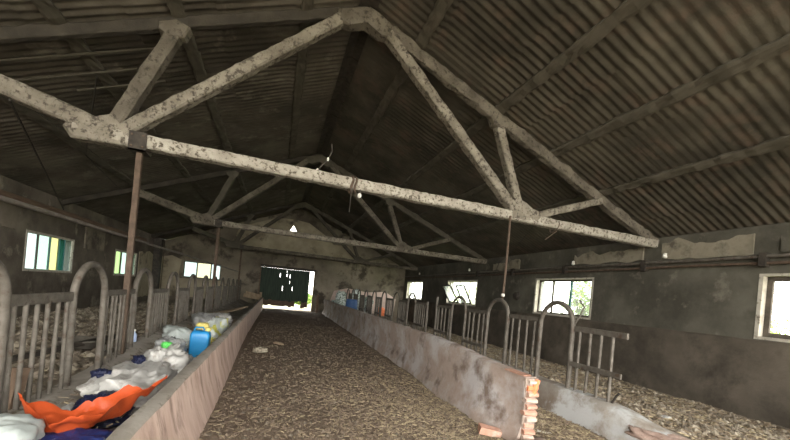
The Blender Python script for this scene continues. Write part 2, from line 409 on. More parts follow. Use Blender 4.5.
plab={(1,1):'right roof slope, purlin nearest the ridge',(2.8,1):'right roof slope, purlin over the upright strut heads',(4.2,1):'right roof slope, purlin midway down',(5.63,1):'right roof slope, lowest purlin above the wall',
      (1,-1):'left roof slope, purlin nearest the ridge',(2.8,-1):'left roof slope, purlin over the upright strut heads',(4.2,-1):'left roof slope, purlin midway down',(5.63,-1):'left roof slope, lowest purlin above the wall'}
for (u,s),lab in plab.items():
    x=CX+s*u; z=roof_z(x)-.035
    mb=MB(); mb.beam((x,Y0,z),(x,YF,z),.20,.06,200,.03,u+s,up=(s*SLOPE,0,1),chamfer=.2)
    tag(mb.build('purlin',M['purlin'],loc=(x,10,z)),'long concrete '+'beam under the '+lab,'purlin',group='roof purlins')

# ------------------------------------------------------------------ trusses
JX=3.58; TZ=3.47; AZ=6.42
def rafter_z(dx): return AZ-.4053*dx
def truss(y,label,m,sd,ms,md):
    t=thing('roof_truss',label,'roof truss',(CX,y,TZ),'concrete roof trusses')
    def bm(p,q,w,h,name,k,mm=None,taper=None,amp=.016):
        mb=MB(); L=(Vector(p)-Vector(q)).length
        mb.beam(p,q,w,h,max(4,int(L/.09)),amp,sd+k,up=(0,1,0),chamfer=.13,taper=taper)
        return mb.build(name,mm or m,t,smooth=False)
    P=lambda dx,z:(CX+dx,y,z)
    bm(P(-JX-.35,TZ+.03),P(7.45,TZ-.06),.19,.20,'tie_beam',1)
    bm(P(0,AZ+.04),P(7.5,rafter_z(7.5)+.04),.2,.17,'rafter',2,md,amp=.034)
    bm(P(0,AZ+.08),P(-7.5,rafter_z(7.5)+.08),.16,.10,'rafter',3,M['soot'])
    bm(P(JX-.02,TZ),P(2.8,rafter_z(2.8)),.17,.19,'strut',4,ms)
    bm(P(-JX+.02,TZ),P(-2.8,rafter_z(2.8)),.19,.2,'strut',5,md)
    bm(P(JX-.1,TZ+.02),P(.42,AZ-.2),.18,.2,'diagonal',6,ms)
    bm(P(-JX+.1,TZ+.02),P(-.42,AZ-.2),.18,.2,'diagonal',7,ms)
    bm(P(JX+.25,TZ+.02),P(5.63,rafter_z(5.63)),.15,.18,'short_strut',8,ms)
    bm(P(-JX+.1,TZ+.06),P(-5.63,rafter_z(5.63)),.24,.22,'short_strut',9,ms)
    # lumpy joints
    def gus(poly,nm,k,mm):
        mb=MB(); n=len(poly); yy=[y-.104,y-.07,y+.07,y+.104]; vs=[];fs=[]
        cx=sum(p[0] for p in poly)/n; cz=sum(p[1] for p in poly)/n
        for j,yv in enumerate(yy):
            sc=.9 if j in (0,3) else 1.0
            for a,b in poly:
                p=Vector((CX+cx+(a-cx)*sc,yv,cz+(b-cz)*sc)); p+=Vector((nz(p,7,k),0,nz(p,7,k+2)))*.02; vs.append(p)
        for j in range(3):
            for i in range(n): fs.append((j*n+i,j*n+(i+1)%n,(j+1)*n+(i+1)%n,(j+1)*n+i))
        fs.append(tuple(range(n))); fs.append(tuple(range(4*n-1,3*n-1,-1)))
        mb.add(vs,fs); mb.build('joint_gusset',mm,t)
    for s in (1,-1):
        J=s*JX
        gus([(J-s*.30,TZ-.11),(J+s*.36,TZ-.11),(J+s*.46,TZ+.02),(J+s*.42,TZ+.12),(J+s*.22,TZ+.18),(J+s*.04,TZ+.28),(J-s*.1,TZ+.32),(J-s*.2,TZ+.22),(J-s*.32,TZ+.1)],'g',sd+20+s,ms)
        S=s*2.8; zz=rafter_z(2.8)
        gus([(S-s*.16,zz+.02),(S-s*.09,zz-.14),(S+s*.1,zz-.2),(S+s*.24,zz-.14),(S+s*.26,zz-.03),(S,zz+.08)],'g',sd+30+s,md)
    gus([(-.5,AZ-.28),(-.28,AZ-.3),(0,AZ-.17),(.28,AZ-.3),(.5,AZ-.28),(.48,AZ-.08),(0,AZ+.11),(-.48,AZ-.08)],'g',sd+40,md)
    return t
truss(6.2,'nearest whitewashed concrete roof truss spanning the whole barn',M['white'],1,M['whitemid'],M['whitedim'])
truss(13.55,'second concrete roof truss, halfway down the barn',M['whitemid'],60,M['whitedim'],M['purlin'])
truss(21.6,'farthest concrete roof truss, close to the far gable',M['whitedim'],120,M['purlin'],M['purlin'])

# strips added under the left roof to imitate bright light gaps
for k,(x0,x1,y,lab) in enumerate(((-4.2,-1.9,6.75,'added pale strip for a light gap under the left roof beside the strut head'),(-5.4,-2.6,7.25,'longer added strip for a light gap under the left roof, left of the strut head'),(-3.6,-2.3,7.7,'short added strip for a light gap under the left roof, lowest of three'))):
    mb=MB(); mb.beam((x0,y,roof_z(x0)-.11),(x1,y,roof_z(x1)-.11),.05,.025,20,.004,k)
    tag(mb.build('gap_strip',M['purlin'],loc=(x0,y,roof_z(x0)-.1)),lab,'gap_strip',group='light gap strips under the left roof')

# ------------------------------------------------------------------ feed troughs and curbs
def smooth(a,b,t):
    t=max(0,min(1,(t-a)/(b-a))); return t*t*(3-2*t)
ys=frange(1.2,23.2,.12)
mb=MB()
def pl(y):
    zt=.60+.10*smooth(10,23,y)
    return [(-.58-.16*smooth(3,12,y),-.1),(-.60-.15*smooth(3,12,y),.03),(-.70-.07*smooth(3,12,y),.3),(-.765-.03*smooth(4,12,y),zt-.02),(-.785-.02*smooth(4,12,y),zt),(-.87,zt+.005),(-.895,zt-.02),(-.90,.25),(-.90,-.1)]
mb.run(pl,ys,.010,2,edge_mi={3:1,4:1,5:1,6:1})
tag(mb.build('trough_wall',[M['troughL'],M['curb']],loc=(-.8,12,0),smooth=True),'long low reddish cement trough wall on the left of the passage','trough wall')
mb=MB()
def ztl(y): return .27+.21*smooth(4.6,8,y)
mb.run(lambda y:[(-.91,-.1),(-.91,.20+.1*smooth(4,9,y)),(-1.25,.16+.1*smooth(4,9,y)),(-1.6,.2+.1*smooth(4,9,y)),(-1.93,ztl(y)-.04),(-2.0,ztl(y)),(-2.2,ztl(y)),(-2.24,ztl(y)-.04),(-2.24,-.1)],ys,.014,6)
tag(mb.build('trough_bed',M['curb'],loc=(-1.6,12,0),smooth=True),'grey cement feed trough bed and curb under the left stall rails','trough')
def mound(name,c,size,seed,m,label,cat,fold): return sack(name,c,size,.2,m,label,cat,seed,fold=fold)
# right wall, broken at its near end
ys=frange(3.42,22.6,.12)
mb=MB()
def pr(y):
    zt=.79+.10*smooth(3.5,6,y); b=2.69+.13*smooth(4,8,y)+.12*(1-smooth(3.42,4.3,y))
    return [(b-.06,-.1),(b-.03,.05),(b+.05,.32),(2.81,zt-.05),(2.83,zt),(2.985,zt),(3.0,zt-.03),(3.0,.2),(3.0,-.1)]
mb.run(pr,ys,.012,12)
tw=thing('trough_wall','long low cement trough wall on the right with broken brick near end','trough wall',(2.85,3.42,0))
mb.build('wall_body',M['trough'],tw,smooth=True)
# exposed brick courses at the break
z=.05; k=0
while z<.77:
    wdt=rnd.uniform(.13,.165); off=rnd.uniform(-.008,.008); dep=rnd.uniform(.0,.02)+(.012 if k%2 else 0)
    mb=MB(); mb.beam((2.915+off-wdt/2,3.42-dep/2,z+.033),(2.915+off+wdt/2,3.42-dep/2+rnd.uniform(-.01,.01),z+.033+rnd.uniform(-.006,.006)),dep+.08,.058,6,.012,k,chamfer=.25)
    m_=M['hotorange'] if z>.55 and k%2==0 else M['brick' if k%3 else 'brickpale']
    mb.build('exposed_brick',m_,tw); z+=.073; k+=1
mb=MB(); mb.beam((2.915,3.43,.02),(2.915,3.43,.78),.155,.07,14,.025,5,up=(0,1,0),chamfer=.2); mb.build('mortar_core',M['mortar'],tw)
mb=MB(); mb.beam((2.93,3.4,.6),(2.97,3.4,.77),.07,.1,6,.015,9,up=(0,1,0),chamfer=.2); mb.build('orange_stained_chunk',M['hotorange'],tw)
mb=MB(); mb.obox((2.86,3.60,.80),(.1,.34,.02),(0,0,.05),.12); mb.build('bare_brick_top',M['brick'],tw)
# right curb
ys=frange(1.7,23.2,.12)
mb=MB()
def zrc(y): return .22+.18*smooth(1.9,2.7,y)+.10*smooth(2.6,3.4,y)+.06*smooth(5,9,y)
mb.run(lambda y:[(3.86,-.12),(3.9,.02),(3.92,.22),(3.96,zrc(y)-.05),(4.0,zrc(y)),(4.2,zrc(y)),(4.26,zrc(y)-.06),(4.28,-.12)],ys,.016,16)
tag(mb.build('trough_curb',M['curbR'],loc=(4,12,0),smooth=True),'limewashed cement curb under the right stall rails','trough curb')
# ------------------------------------------------------------------ fence hoops and rail panels
def hoop_pts(y0,y1,x,zb,zt):
    r=(y1-y0)/2; c=(y0+y1)/2; pts=[(x,y0,zb)]
    for z in (zb+.3,zb+.6,zt-r): 
        if z>pts[-1][2]+.05: pts.append((x,y0,z))
    for i in range(1,12):
        a=PI-PI*i/12; pts.append((x,c+r*math.cos(a),zt-r+r*math.sin(a)*1.0))
    for z in (zt-r,zb+.5,zb): pts.append((x,y1,z))
    return pts
def hoop(x,y0,y1,zb,zt,label,group,r=.036,m=None,lean=0):
    loc=(x,(y0+y1)/2,zb); mb=MB()
    pts=[(p[0]+lean*(p[2]-zb)+.006*nz(p,3,y0),p[1]+.008*nz(p,2,y0+1),p[2]) for p in hoop_pts(y0,y1,x,zb-.03,zt)]
    mb.tube(pts,r,10)
    return tag(mb.build('stall_hoop',m or M['steel'],loc=loc,smooth=True),label,'stall hoop',group)
def panel(x,y0,y1,zb,zt,n,label,group,low=None,r=.024,m=None,ext=0,rail_h=.075):
    m=m or M['steel']; t=thing('rail_panel',label,'rail panel',(x,(y0+y1)/2,zb),group)
    mb=MB(); mb.beam((x,y0-ext,zt),(x,y1,zt+rnd.uniform(-.01,.01)),.035,rail_h,8,.003,y0,chamfer=.15); mb.build('top_rail',m,t)
    for i in range(n):
        y=y0+(y1-y0)*(i+.5)/n+rnd.uniform(-.012,.012); mb=MB()
        lx=rnd.uniform(-.012,.012)
        mb.tube([(x+lx,y+rnd.uniform(-.015,.015),zb-.02),(x+lx*.5,y,(zb+zt)/2),(x,y,zt-.02)],r,8); mb.build('bar',m,t,smooth=True)
    if low is not None:
        mb=MB(); mb.beam((x-.035,y0-ext*.9,low),(x-.035,y1,low),.03,.065,8,.003,y0+2,chamfer=.15); mb.build('lower_rail',m,t)
    return t
ordn=['first','second','third','fourth','fifth','sixth','seventh','eighth','ninth','tenth','eleventh','twelfth']
LS=[3.03+1.75*i for i in range(12)]
for i,s in enumerate(LS):
    zb=ztl(s+.3); lx=-2.1
    mm=M['rust'] if i in (1,) else M['steel']
    hoop(lx,s,s+.72,zb,1.63,f'arched steel hoop of the left stall row, {ordn[i]} from the near end','left stall hoops',.038 if i<3 else .034,lean=.0)
    if i<11:
        panel(lx,s+.76,s+1.71,ztl(s+1.2),1.27 if i else 1.25,7 if i else 6,f'barred steel panel of the left stall row, {ordn[i]} from the near end','left stall panels',low=(ztl(s+1.2)+.1) if i else None,r=.021 if i==0 else .019,rail_h=.10 if i==0 else .075)
RS=[4.05,5.58,7.15,8.7,10.25,11.8,13.35,14.9,16.45,18.0,19.55,21.1]
for i,s in enumerate(RS):
    zb=zrc(s+.3)
    if i==3:
        for q,(yy,zz,lab) in enumerate(((8.7,1.66,'taller bare steel post in the right stall row where a hoop is missing'),(9.32,1.5,'shorter bare steel post in the right stall row where a hoop is missing'))):
            mb=MB(); mb.tube([(4.1,yy,zb-.03),(4.11,yy,1.0),(4.1,yy+.01,zz)],.032,10)
            tag(mb.build('stall_post',M['steel'],loc=(4.1,yy,zb),smooth=True),lab,'post')
    else:
        j=i if i<3 else i-1
        hoop(4.1,s,s+.66,zb,1.70 if i else 1.72,f'arched steel hoop of the right stall row, {ordn[j]} from the near end','right stall hoops',.036 if i<2 else .031)
    if i<11:
        panel(4.1,s+.70,s+.70+.78,zrc(s+1),1.42,4 if i<3 else 5,f'barred steel panel of the right stall row, {ordn[i+1]} from the near end','right stall panels',low=None if i==0 else zrc(s)+.22,r=.02)
panel(4.1,3.32,4.0,zrc(3.5)+.0,1.36,4,'short steel panel at the near right end, its rails sticking out past the bars','right stall panels',low=.86,r=.021,ext=.12)

# bent rod on the right fence and stub
mb=MB(); mb.tube([(4.1,4.06,1.36),(4.1,3.98,1.50),(4.1,3.88,1.68),(4.1,3.98,1.77)],.012,8)
tag(mb.build('bent_rod',M['steel'],loc=(4.1,4.02,1.38),smooth=True),'bent steel rod sticking up in front of the large right window','rod')
mb=MB(); mb.tube([(4.12,3.36,.47),(4.13,3.30,.6),(4.12,3.26,.64)],.016,8)
tag(mb.build('steel_stub',M['dark'],loc=(4.12,3.36,.47),smooth=True),'short dark steel stub on the right curb by the last panel','stub')

# ------------------------------------------------------------------ poles, pipes, rods
def pole(name,x,y,z0,z1,w,m,label,collar=True,round_=False):
    t=thing(name,label,'pole',(x,y,z0)); mb=MB()
    if round_: mb.tube([(x,y,z0),(x+.01,y,(z0+z1)/2),(x,y,z1)],w/2,10)
    else: mb.beam((x,y,z0),(x,y,z1),w,w*.9,30,.006,x,up=(0,1,0),chamfer=.1)
    mb.build('post',m,t)
    if collar:
        mb=MB()
        for a in ((x-.11,y-.125,TZ-.14,x+.11,y-.10,TZ+.13),(x-.11,y+.10,TZ-.14,x+.11,y+.125,TZ+.13),(x-.11,y-.125,TZ-.14,x+.11,y+.125,TZ-.118)):
            mb.box(a[:3],a[3:])
        cl=mb.build('beam_clamp',M['dark'],t)
        for sx in (-.07,.07):
            for sz in (-.08,.08):
                b=MB(); b.tube([(x+sx,y-.124,TZ+sz),(x+sx,y-.14,TZ+sz)],.014,6); b.build('bolt',M['rust'],cl)
    return t
pole('support_pole',-2.1,6.2,ztl(6.2)-.02,3.33,.075,M['rust'],'rusty square support pole from the nearest truss to the left stall rail')
pole('hanger_rod',4.24,6.0,1.68,3.38,.045,M['rust'],'thin rusty rod hanging from the nearest truss above the right stall hoop',collar=False,round_=True)
pole('support_pole',-2.1,13.55,.48,3.35,.09,M['rust'],'rusty support pole from the second truss to the left stall rail')
pole('support_pole',-2.1,21.6,.5,3.35,.08,M['rust'],'rusty support pole from the farthest truss to the left stall rail')
mb=MB(); mb.lathe([(.02,-.03),(.035,-.02),(.035,.02),(.02,.03)],(4.24,6.0,1.80),12)
tag(mb.build('insulator',M['ceramic'],loc=(4.24,6,1.78),smooth=True),'small white insulator on the thin rod over the right stall hoop','insulator')

def along(name,x,z,y0,y1,r,m,label,cat,wob=.01,grp=None):
    mb=MB(); ys=frange(y0,y1,.4); mb.tube([(x+wob*nz((y,0,0),.6,x),y,z+wob*nz((y,3,0),.6,z)) for y in ys],r,8)
    return tag(mb.build(name,m,loc=(x,(y0+y1)/2,z),smooth=True),label,cat,grp)
along('wall_pipe',XR-.1,2.95,2.2,23.6,.034,M['steel'],'upper steel pipe running along the right wall','pipe',.012)
along('wall_pipe',XR-.08,2.83,1.2,23.6,.028,M['rust'],'lower rusty pipe running along the right wall','pipe',.012)
for k,y in enumerate((4.1,6.35,8.9,11.5,14.0)):
    t=tag(MB().box((XR-.15,y-.05,2.76),(XR+.0,y-.02,3.02)).box((XR-.15,y+.02,2.76),(XR,y+.05,3.02)).box((XR-.155,y-.05,2.76),(XR-.14,y+.05,3.02)).build('pipe_bracket',M['dark'],loc=(XR-.07,y,2.76)),
      f'dark iron bracket holding the right wall pipes, {ordn[k]} from the near end','bracket','pipe brackets')
along('wall_rail',XL+.45,3.02,8.5,19.2,.10,M['rail'],'thick red-brown rail under the eaves of the left wall','rail',.02)
along('water_pipe',-2.165,2.08,3.5,23.2,.022,M['steel'],'thin water pipe above the left stall hoops','pipe',.012)
mb=MB(); mb.tube([(-3.62,6.2,3.72),(-4.83,9.5,3.44),(XL+.5,12.6,3.13)],.016,6)
tag(mb.build('tie_rod',M['dark'],loc=(-3.6,6.2,3.7),smooth=True),'dark thin rod slanting from the nearest truss to the left wall rail','rod')
mb=MB(); mb.tube([(-3.0,6.9,4.6),(-4.2,9.5,4.0),(-4.6,12.5,3.9)],.012,6)
tag(mb.build('tie_rod',M['dark'],loc=(-3,6.9,4.6),smooth=True),'thin wire under the left roof behind the nearest truss','wire')

# rope loop, lamp holder, wires on the near tie beam
mb=MB(); pts=[]
for i in range(20):
    a=2*PI*i/20; pts.append((1.06+.015*math.sin(a*3),6.2+.135*math.cos(a)*(1 if abs(math.cos(a))<.7 else .95),TZ-.02+.14*math.sin(a)))
mb.tube(pts,.022,8,closed=True)
mb.tube([(1.12+q[0]-1.06,q[1],q[2]) for q in pts],.018,8,closed=True)
tag(mb.build('rope_loop',M['rust'],loc=(1.06,6.2,TZ),smooth=True),'brown rope loop tied round the nearest tie beam at mid-span','rope')
t=thing('light_bulb','small white lamp bulb under the nearest tie beam beside the rope loop','lamp',(1.2,6.08,TZ-.2))
mb=MB(); mb.lathe([(.012,-.05),(.03,-.035),(.036,-.01),(.03,.015),(.018,.03)],(1.2,6.08,TZ-.2),14); mb.build('bulb',M['ceramic'],t,smooth=True)
mb=MB(); mb.lathe([(.02,.03),(.02,.08),(.01,.085)],(1.2,6.08,TZ-.2),12); mb.build('socket',M['dark'],t,smooth=True)
mb=MB(); mb.tube([(1.05,6.08,TZ-.1),(1.05,6.07,TZ-.3),(1.045,6.07,TZ-.52)],.006,6)
tag(mb.build('cord',M['dark'],loc=(1.05,6.08,TZ-.52)),'thin cord hanging below the rope loop','cord')
t=thing('hanging_cord','short looped cord with white clips above the middle of the nearest tie beam','cord',(.47,6.22,TZ+.1))
mb=MB(); mb.tube([(.45,6.2,TZ+.09),(.53,6.2,TZ+.22),(.63,6.2,TZ+.35),(.68,6.2,TZ+.5),(.66,6.21,TZ+.62)],.012,6); mb.build('line',M['dark'],t,smooth=True)
for p in ((.46,6.19,TZ+.12),(.62,6.19,TZ+.34)):
    mb=MB(); mb.lathe([(.012,-.03),(.022,0),(.012,.03)],p,8); mb.build('clip',M['ceramic'],t,smooth=True)
mb=MB(); pts=[]
for i in range(16):
    a=2*PI*i/16; pts.append((5.52+.05*math.sin(a),6.2+.12*math.cos(a),TZ-.09+.13*math.sin(a)))
mb.tube(pts,.011,6,closed=True); mb.tube([(5.5,6.1,TZ-.2),(5.38,6.08,TZ-.28),(5.2,6.08,TZ-.42)],.008,6)
tag(mb.build('wire_hook',M['rust'],loc=(5.5,6.2,TZ-.2),smooth=True),'rusty wire hook on the right end of the nearest tie beam','hook')
mb=MB(); mb.tube([(5.35,6.5,TZ+.12),(5.9,8,3.15),(6.4,9.4,2.9),(7.4,11,2.85)],.01,6)
tag(mb.build('wire',M['dark'],loc=(5.35,6.5,3)),'slack dark wire from the nearest truss to the right wall','wire')
for k,(p,lab) in enumerate((((XR-.07,8.6,3.08),'white insulator on the right wall beside the truss end'),((XR-.07,5.9,3.1),'white insulator on the right wall right of the truss end'),((XR-.07,14.8,3.1),'white insulator on the right wall above the tilted window sashes'),((XR-.07,21,3.1),'white insulator on the right wall near the far corner'),((-5.95,9.2,3.1),'white insulator on the left wall rail'))):
    mb=MB(); mb.lathe([(.02,-.06),(.05,-.04),(.05,.0),(.035,.02),(.045,.05),(.02,.07)],p,12)
    tag(mb.build('insulator',M['ceramic'],loc=(p[0],p[1],p[2]-.06),smooth=True),lab,'insulator','white insulators')
# round drinking bowl on right wall
mb=MB(); mb.lathe([(.05,-.12),(.14,-.1),(.17,-.02),(.17,0),(.15,0),(.12,-.06),(.02,-.07)],(XR-.005,11.2,2.0),20,'x')
tag(mb.build('round_bowl',M['dark'],loc=(XR-.04,11.2,1.9),smooth=True),'dark round bowl fixed to the right wall left of the large window','bowl')

# ------------------------------------------------------------------ windows
def window_x(n,xw,inward,y0,y1,z0,z1,label,panes,frame_m,surround=True,split_m=None,sill=True,border=.06,dep=.16,mw=.03):
    """window in a long wall; panes = [(fraction width, pane material, frame material or None)] listed from the y1 side to the y0 side"""
    t=thing(f'window_{n}',label,'window',(xw,(y0+y1)/2,z0),kind='structure')
    xo=xw-inward*dep
    if surround:
        mb=MB(); e=.05
        xa,xb=sorted((xw+inward*.012,xw-inward*(dep-.04)))
        mb.box((xa,y0-e,z1-.005),(xb,y1+e,z1+e*.8)); mb.box((xa,y0-e,z0-e*.9),(xb,y1+e,z0+.008)); mb.box((xa,y0-e,z0),(xb,y0+.012,z1)); mb.box((xa,y1-.012,z0),(xb,y1+e,z1))
        mb.build('surround',M['reveal'],t)
    xa,xb=sorted((xo-.03,xo+.03)); b=border
    mb=MB(); mb.box((xa,y0,z0),(xb,y1,z0+b)); mb.box((xa,y0,z1-b),(xb,y1,z1)); mb.box((xa,y0,z0+b),(xb,y0+b,z1-b)); mb.box((xa,y1-b,z0+b),(xb,y1,z1-b))
    mb.build('frame',frame_m,t)
    y=y1-b; W=(y1-y0-2*b); tot=sum(p[0] for p in panes)
    for i,(fw,pm,fm) in enumerate(panes):
        yn=y-W*fw/tot
        if i<len(panes)-1:
            mb=MB(); mb.box((xa+.005,yn-mw,z0+b),(xb-.005,yn+mw,z1-b)); mb.build('mullion',fm or frame_m,t)
        if pm:
            mb=MB(); mb.box((xo-.004,yn+.0,z0+b),(xo+.004,y,z1-b)); mb.build('pane',pm,t)
        y=yn
    return t
window_x(1,XL,1,*LW[0],*LZ,'nearest left window with pale, yellow and teal panes',[(.42,M['p_pale'],M['bluep']),(.3,M['p_teal'],M['bluep']),(.5,M['p_yel'],M['bluep']),(.62,M['p_mint'],M['frameD']),(.58,M['p_pale'],M['frameD'])],M['frameW'],border=.025,mw=.012,dep=.05)
window_x(2,XL,1,*LW[1],*LZ,'second left window behind the rusty pole, its edge pane green',[(.45,M['p_mint'],M['frameD']),(.75,M['p_mint'],M['frameD']),(.5,M['p_green'],M['frameD'])],M['frameW'],border=.045,dep=.05)
window_x(3,XR,-1,*RW[1],*RZ,'large right window with dark sash, white panes and foliage outside',[(.78,M['p_white'],M['frameD']),(1.0,M['p_white'],M['bluep']),(1.12,M['p_leafy'],None)],M['frameD'],border=.06)
window_x(4,XR,-1,*RW[0],*RZ,'nearest right window with thick dark frame, at the photo edge',[(.3,None,M['frameD']),(1.4,M['p_leafy'],M['frameD'])],M['frameD'],border=.09)
t=window_x(5,XR,-1,*RW[2],*RZ,'right window with two tilted open sashes',[(1,M['p_white'],M['frameW']),(1,M['p_white'],M['frameW']),(.8,M['p_clear'],None)],M['frameW'],border=.06)
window_x(6,XR,-1,*RW[3],*RZ,'farthest right window near the corner',[(1,M['p_white'],M['frameD']),(1,M['p_white'],M['frameD']),(.8,M['p_clear'],None)],M['frameW'],border=.05)
def sash(tp,y0,y1,z0,z1,x,tilt,shear):
    s=MB(); P=lambda y,z:(x-tilt*(z-z0),y-shear*(z-z0)/(z1-z0),z)
    for a,b in ((P(y0,z0),P(y1,z0)),(P(y1,z0),P(y1,z1)),(P(y1,z1),P(y0,z1)),(P(y0,z1),P(y0,z0))): s.beam(a,b,.06,.06,up=(1,0,0))
    f=s.build('open_sash',M['dark'],tp)
    g=MB(); g.add([P(y0,z0),P(y1,z0),P(y1,z1),P(y0,z1)]+[(p[0]+.006,p[1],p[2]) for p in (P(y0,z0),P(y1,z0),P(y1,z1),P(y0,z1))],[(0,1,2,3),(7,6,5,4),(0,4,5,1),(1,5,6,2),(2,6,7,3),(3,7,4,0)])
    g.build('sash_pane',M['p_white'],f)
sash(t,14.35,15.15,1.52,2.36,XR-.08,.12,-.62)
sash(t,15.55,16.5,1.52,2.36,XR-.08,.12,-.85)
# far gable window
t=thing('window_7','wide three-pane window in the far gable, left of the door','window',(-4.4,YF,FW[2]),kind='structure')
mb=MB(); b=.05; y=YF+.12
mb.box((FW[0],y,FW[2]),(FW[1],y+.05,FW[2]+b)); mb.box((FW[0],y,FW[3]-b),(FW[1],y+.05,FW[3])); mb.box((FW[0],y,FW[2]+b),(FW[0]+b,y+.05,FW[3]-b)); mb.box((FW[1]-b,y,FW[2]+b),(FW[1],y+.05,FW[3]-b)); mb.build('frame',M['frameD'],t)
x=FW[0]+b
for i,(fw,pm) in enumerate(((.66,M['p_pale']),(.76,M['p_yelb']),(.49,M['p_pale']))):
    xn=x+fw/1.91*(FW[1]-FW[0]-2*b)
    mb=MB(); mb.box((x,y+.02,FW[2]+b),(xn,y+.028,FW[3]-b)); mb.build('pane',pm,t)
    if i<2: mb=MB(); mb.box((xn-.03,y+.0,FW[2]+b),(xn+.03,y+.05,FW[3]-b)); mb.build('mullion',M['frameD'],t)
    x=xn

# ------------------------------------------------------------------ far door
t=thing('door_1','dark green boarded barn door standing ajar at the far end','door',(.4,YF+.2,.1),kind='structure')
yd=YF+.16
xs=frange(DX0-.05,1.95,.21)
slits={5:[(2.05,2.38),],7:[(2.12,2.5)],8:[(2.05,2.28),(1.7,1.85)],6:[(1.2,1.5)],9:[(1.25,1.55)]}
for i in range(len(xs)-1):
    a,b=xs[i]-.004,xs[i+1]+.004; z=.2+.08*nz((i,0,0),3.3,2); top=2.61
    segs=[]; zc=z+.35
    mb=MB()
    cuts=[(s0,s1) for s0,s1 in slits.get(i,[])]
    # boards with splits near their right edge
    yo=.004*(i%2); mb.box((a,yd+yo,zc),(b-(.028 if cuts else 0),yd+.03,top))
    if cuts:
        zz=zc
        for s0,s1 in sorted(cuts):
            mb.box((b-.028,yd,zz),(b,yd+.03,s0)); zz=s1
        mb.box((b-.028,yd,zz),(b,yd+.03,top))
    mb.build('board',M['doorg'],t)
    if i not in (11,12): MB().box((a,yd,z),(b,yd+.028,zc)).build('foot_board',M['doorb'],t)
for zz in (.75,1.5,2.3): MB().box((DX0+.04,yd+.03,zz),(1.84,yd+.06,zz+.12)).build('ledger',M['doorg'],t)
mb=MB(); mb.box((DX0-.06,YF-.02,-.1),(DX0,YF+.1,DZ)); mb.box((DX1,YF-.02,-.1),(DX1+.07,YF+.1,DZ))
mb.build('jamb',M['rail'],t)
MB().box((DX0-.06,YF-.02,DZ),(DX1+.07,YF+.1,DZ+.14)).build('lintel',M['dark'],t)

# posts beside the door
def board(name,p,q,w,h,m,label,cat,grp=None,seg=10,amp=.006):
    mb=MB(); mb.beam(p,q,w,h,seg,amp,p[0]+p[1]); z=min(p[2],q[2])
    return tag(mb.build(name,m,loc=(p[0],p[1],z)),label,cat,grp)
board('wooden_post',(-.95,23.4,0),(-.95,23.4,1.0),.14,.14,M['wood'],'pale wooden post at the far end of the left trough wall','post')
board('wooden_board',(-1.9,23.0,.75),(-.95,23.3,.62),.05,.22,M['wood'],'pale board across the far end of the left trough','board')
board('wooden_board',(-1.75,22.5,.95),(-1.0,23.0,.78),.04,.16,M['wood'],'orange-brown board leaning over the far left trough end','board')
board('wooden_post',(2.5,23.3,0),(2.5,23.3,1.15),.16,.14,M['rail'],'dark wooden post right of the far door','post')
# ------------------------------------------------------------------ sacks and rubbish in the left trough
def sack_mesh(size,seed,fold=.16,sub=40,flat=.35,pinch=0.0):
    n=sub; vs=[];fs=[]
    sx,sy,sz=size
    for i in range(n+1):
        th=PI*i/n
        for j in range(n):
            ph=2*PI*j/n
            d=Vector((math.sin(th)*math.cos(ph),math.sin(th)*math.sin(ph),math.cos(th)))
            k=.72/ max(.72,(abs(d.x)**4+abs(d.y)**4+abs(d.z)**4)**.25)
            f=1+fold*(1-abs(nz(d,1.9,seed))*2.2)+fold*.9*nz(d,2.6,seed+3)-fold*.7*abs(nz(d,5.2,seed+8))*2+fold*.35*nz(d,11,seed+5)
            p=d*k*f
            z=p.z
            if z<-flat: z=-flat+(z+flat)*.12
            vs.append((p.x*sx/2,p.y*sy/2,(z+flat)*sz/(1+flat)))
    for i in range(n):
        for j in range(n):
            fs.append((i*n+j,i*n+(j+1)%n,(i+1)*n+(j+1)%n,(i+1)*n+j))
    return vs,fs
def sack(name,c,size,rz,m,label,cat,seed,tilt=(0,0),fold=.16,grp=None,sub=44):
    vs,fs=sack_mesh(size,seed,fold,sub)
    mb=MB(); mb.add([Vector(v) for v in vs],fs); o=mb.build(name,m,smooth=True)
    o.data.set_sharp_from_angle(angle=R(80))
    o.location=c; o.rotation_euler=(tilt[0],tilt[1],rz); return tag(o,label,cat,grp)
sack('white_sack',(-1.76,2.98,.2),(.84,.74,.40),.3,M['bagl'],'pale mint-white sack at the nearest left corner of the trough','sack',1,fold=.07)
sack('navy_sack',(-1.32,3.16,.17),(.66,.5,.24),.2,M['navyw'],'dark blue and white plastic sack under the orange sheet','sack',2,fold=.14)
sack('white_sack',(-1.38,4.55,.18),(.8,1.4,.42),-.05,M['bagw'],'large crumpled dirty white sack behind the orange sheet','sack',3,fold=.2)
sack('white_sack',(-1.28,5.3,.2),(.62,.8,.5),.3,M['bagw'],'upright crumpled white sack below the green plastic piece','sack',4,tilt=(.15,0),fold=.2)
sack('white_sack',(-1.62,3.98,.19),(.35,.6,.14),.2,M['bagw'],'flattened whitish sack beside the curb behind the orange sheet','sack',14,fold=.2)
sack('navy_cloth',(-1.42,3.9,.2),(.5,.5,.26),.5,M['navy'],'dark navy plastic between the orange sheet and the white sack','plastic sheet',5,fold=.25)
sack('navy_cloth',(-1.50,4.98,.50),(.15,.24,.10),.5,M['navy'],'small navy scrap on the large white sack','plastic sheet',6,fold=.25)
sack('navy_cloth',(-1.66,4.44,.46),(.17,.2,.09),.9,M['navy'],'small navy scrap at the curb side of the white sacks','plastic sheet',7,fold=.25)
sack('green_plastic',(-1.36,5.55,.58),(.17,.17,.11),.4,M['green'],'bright green plastic piece on top of the white sack','plastic piece',8,fold=.12)
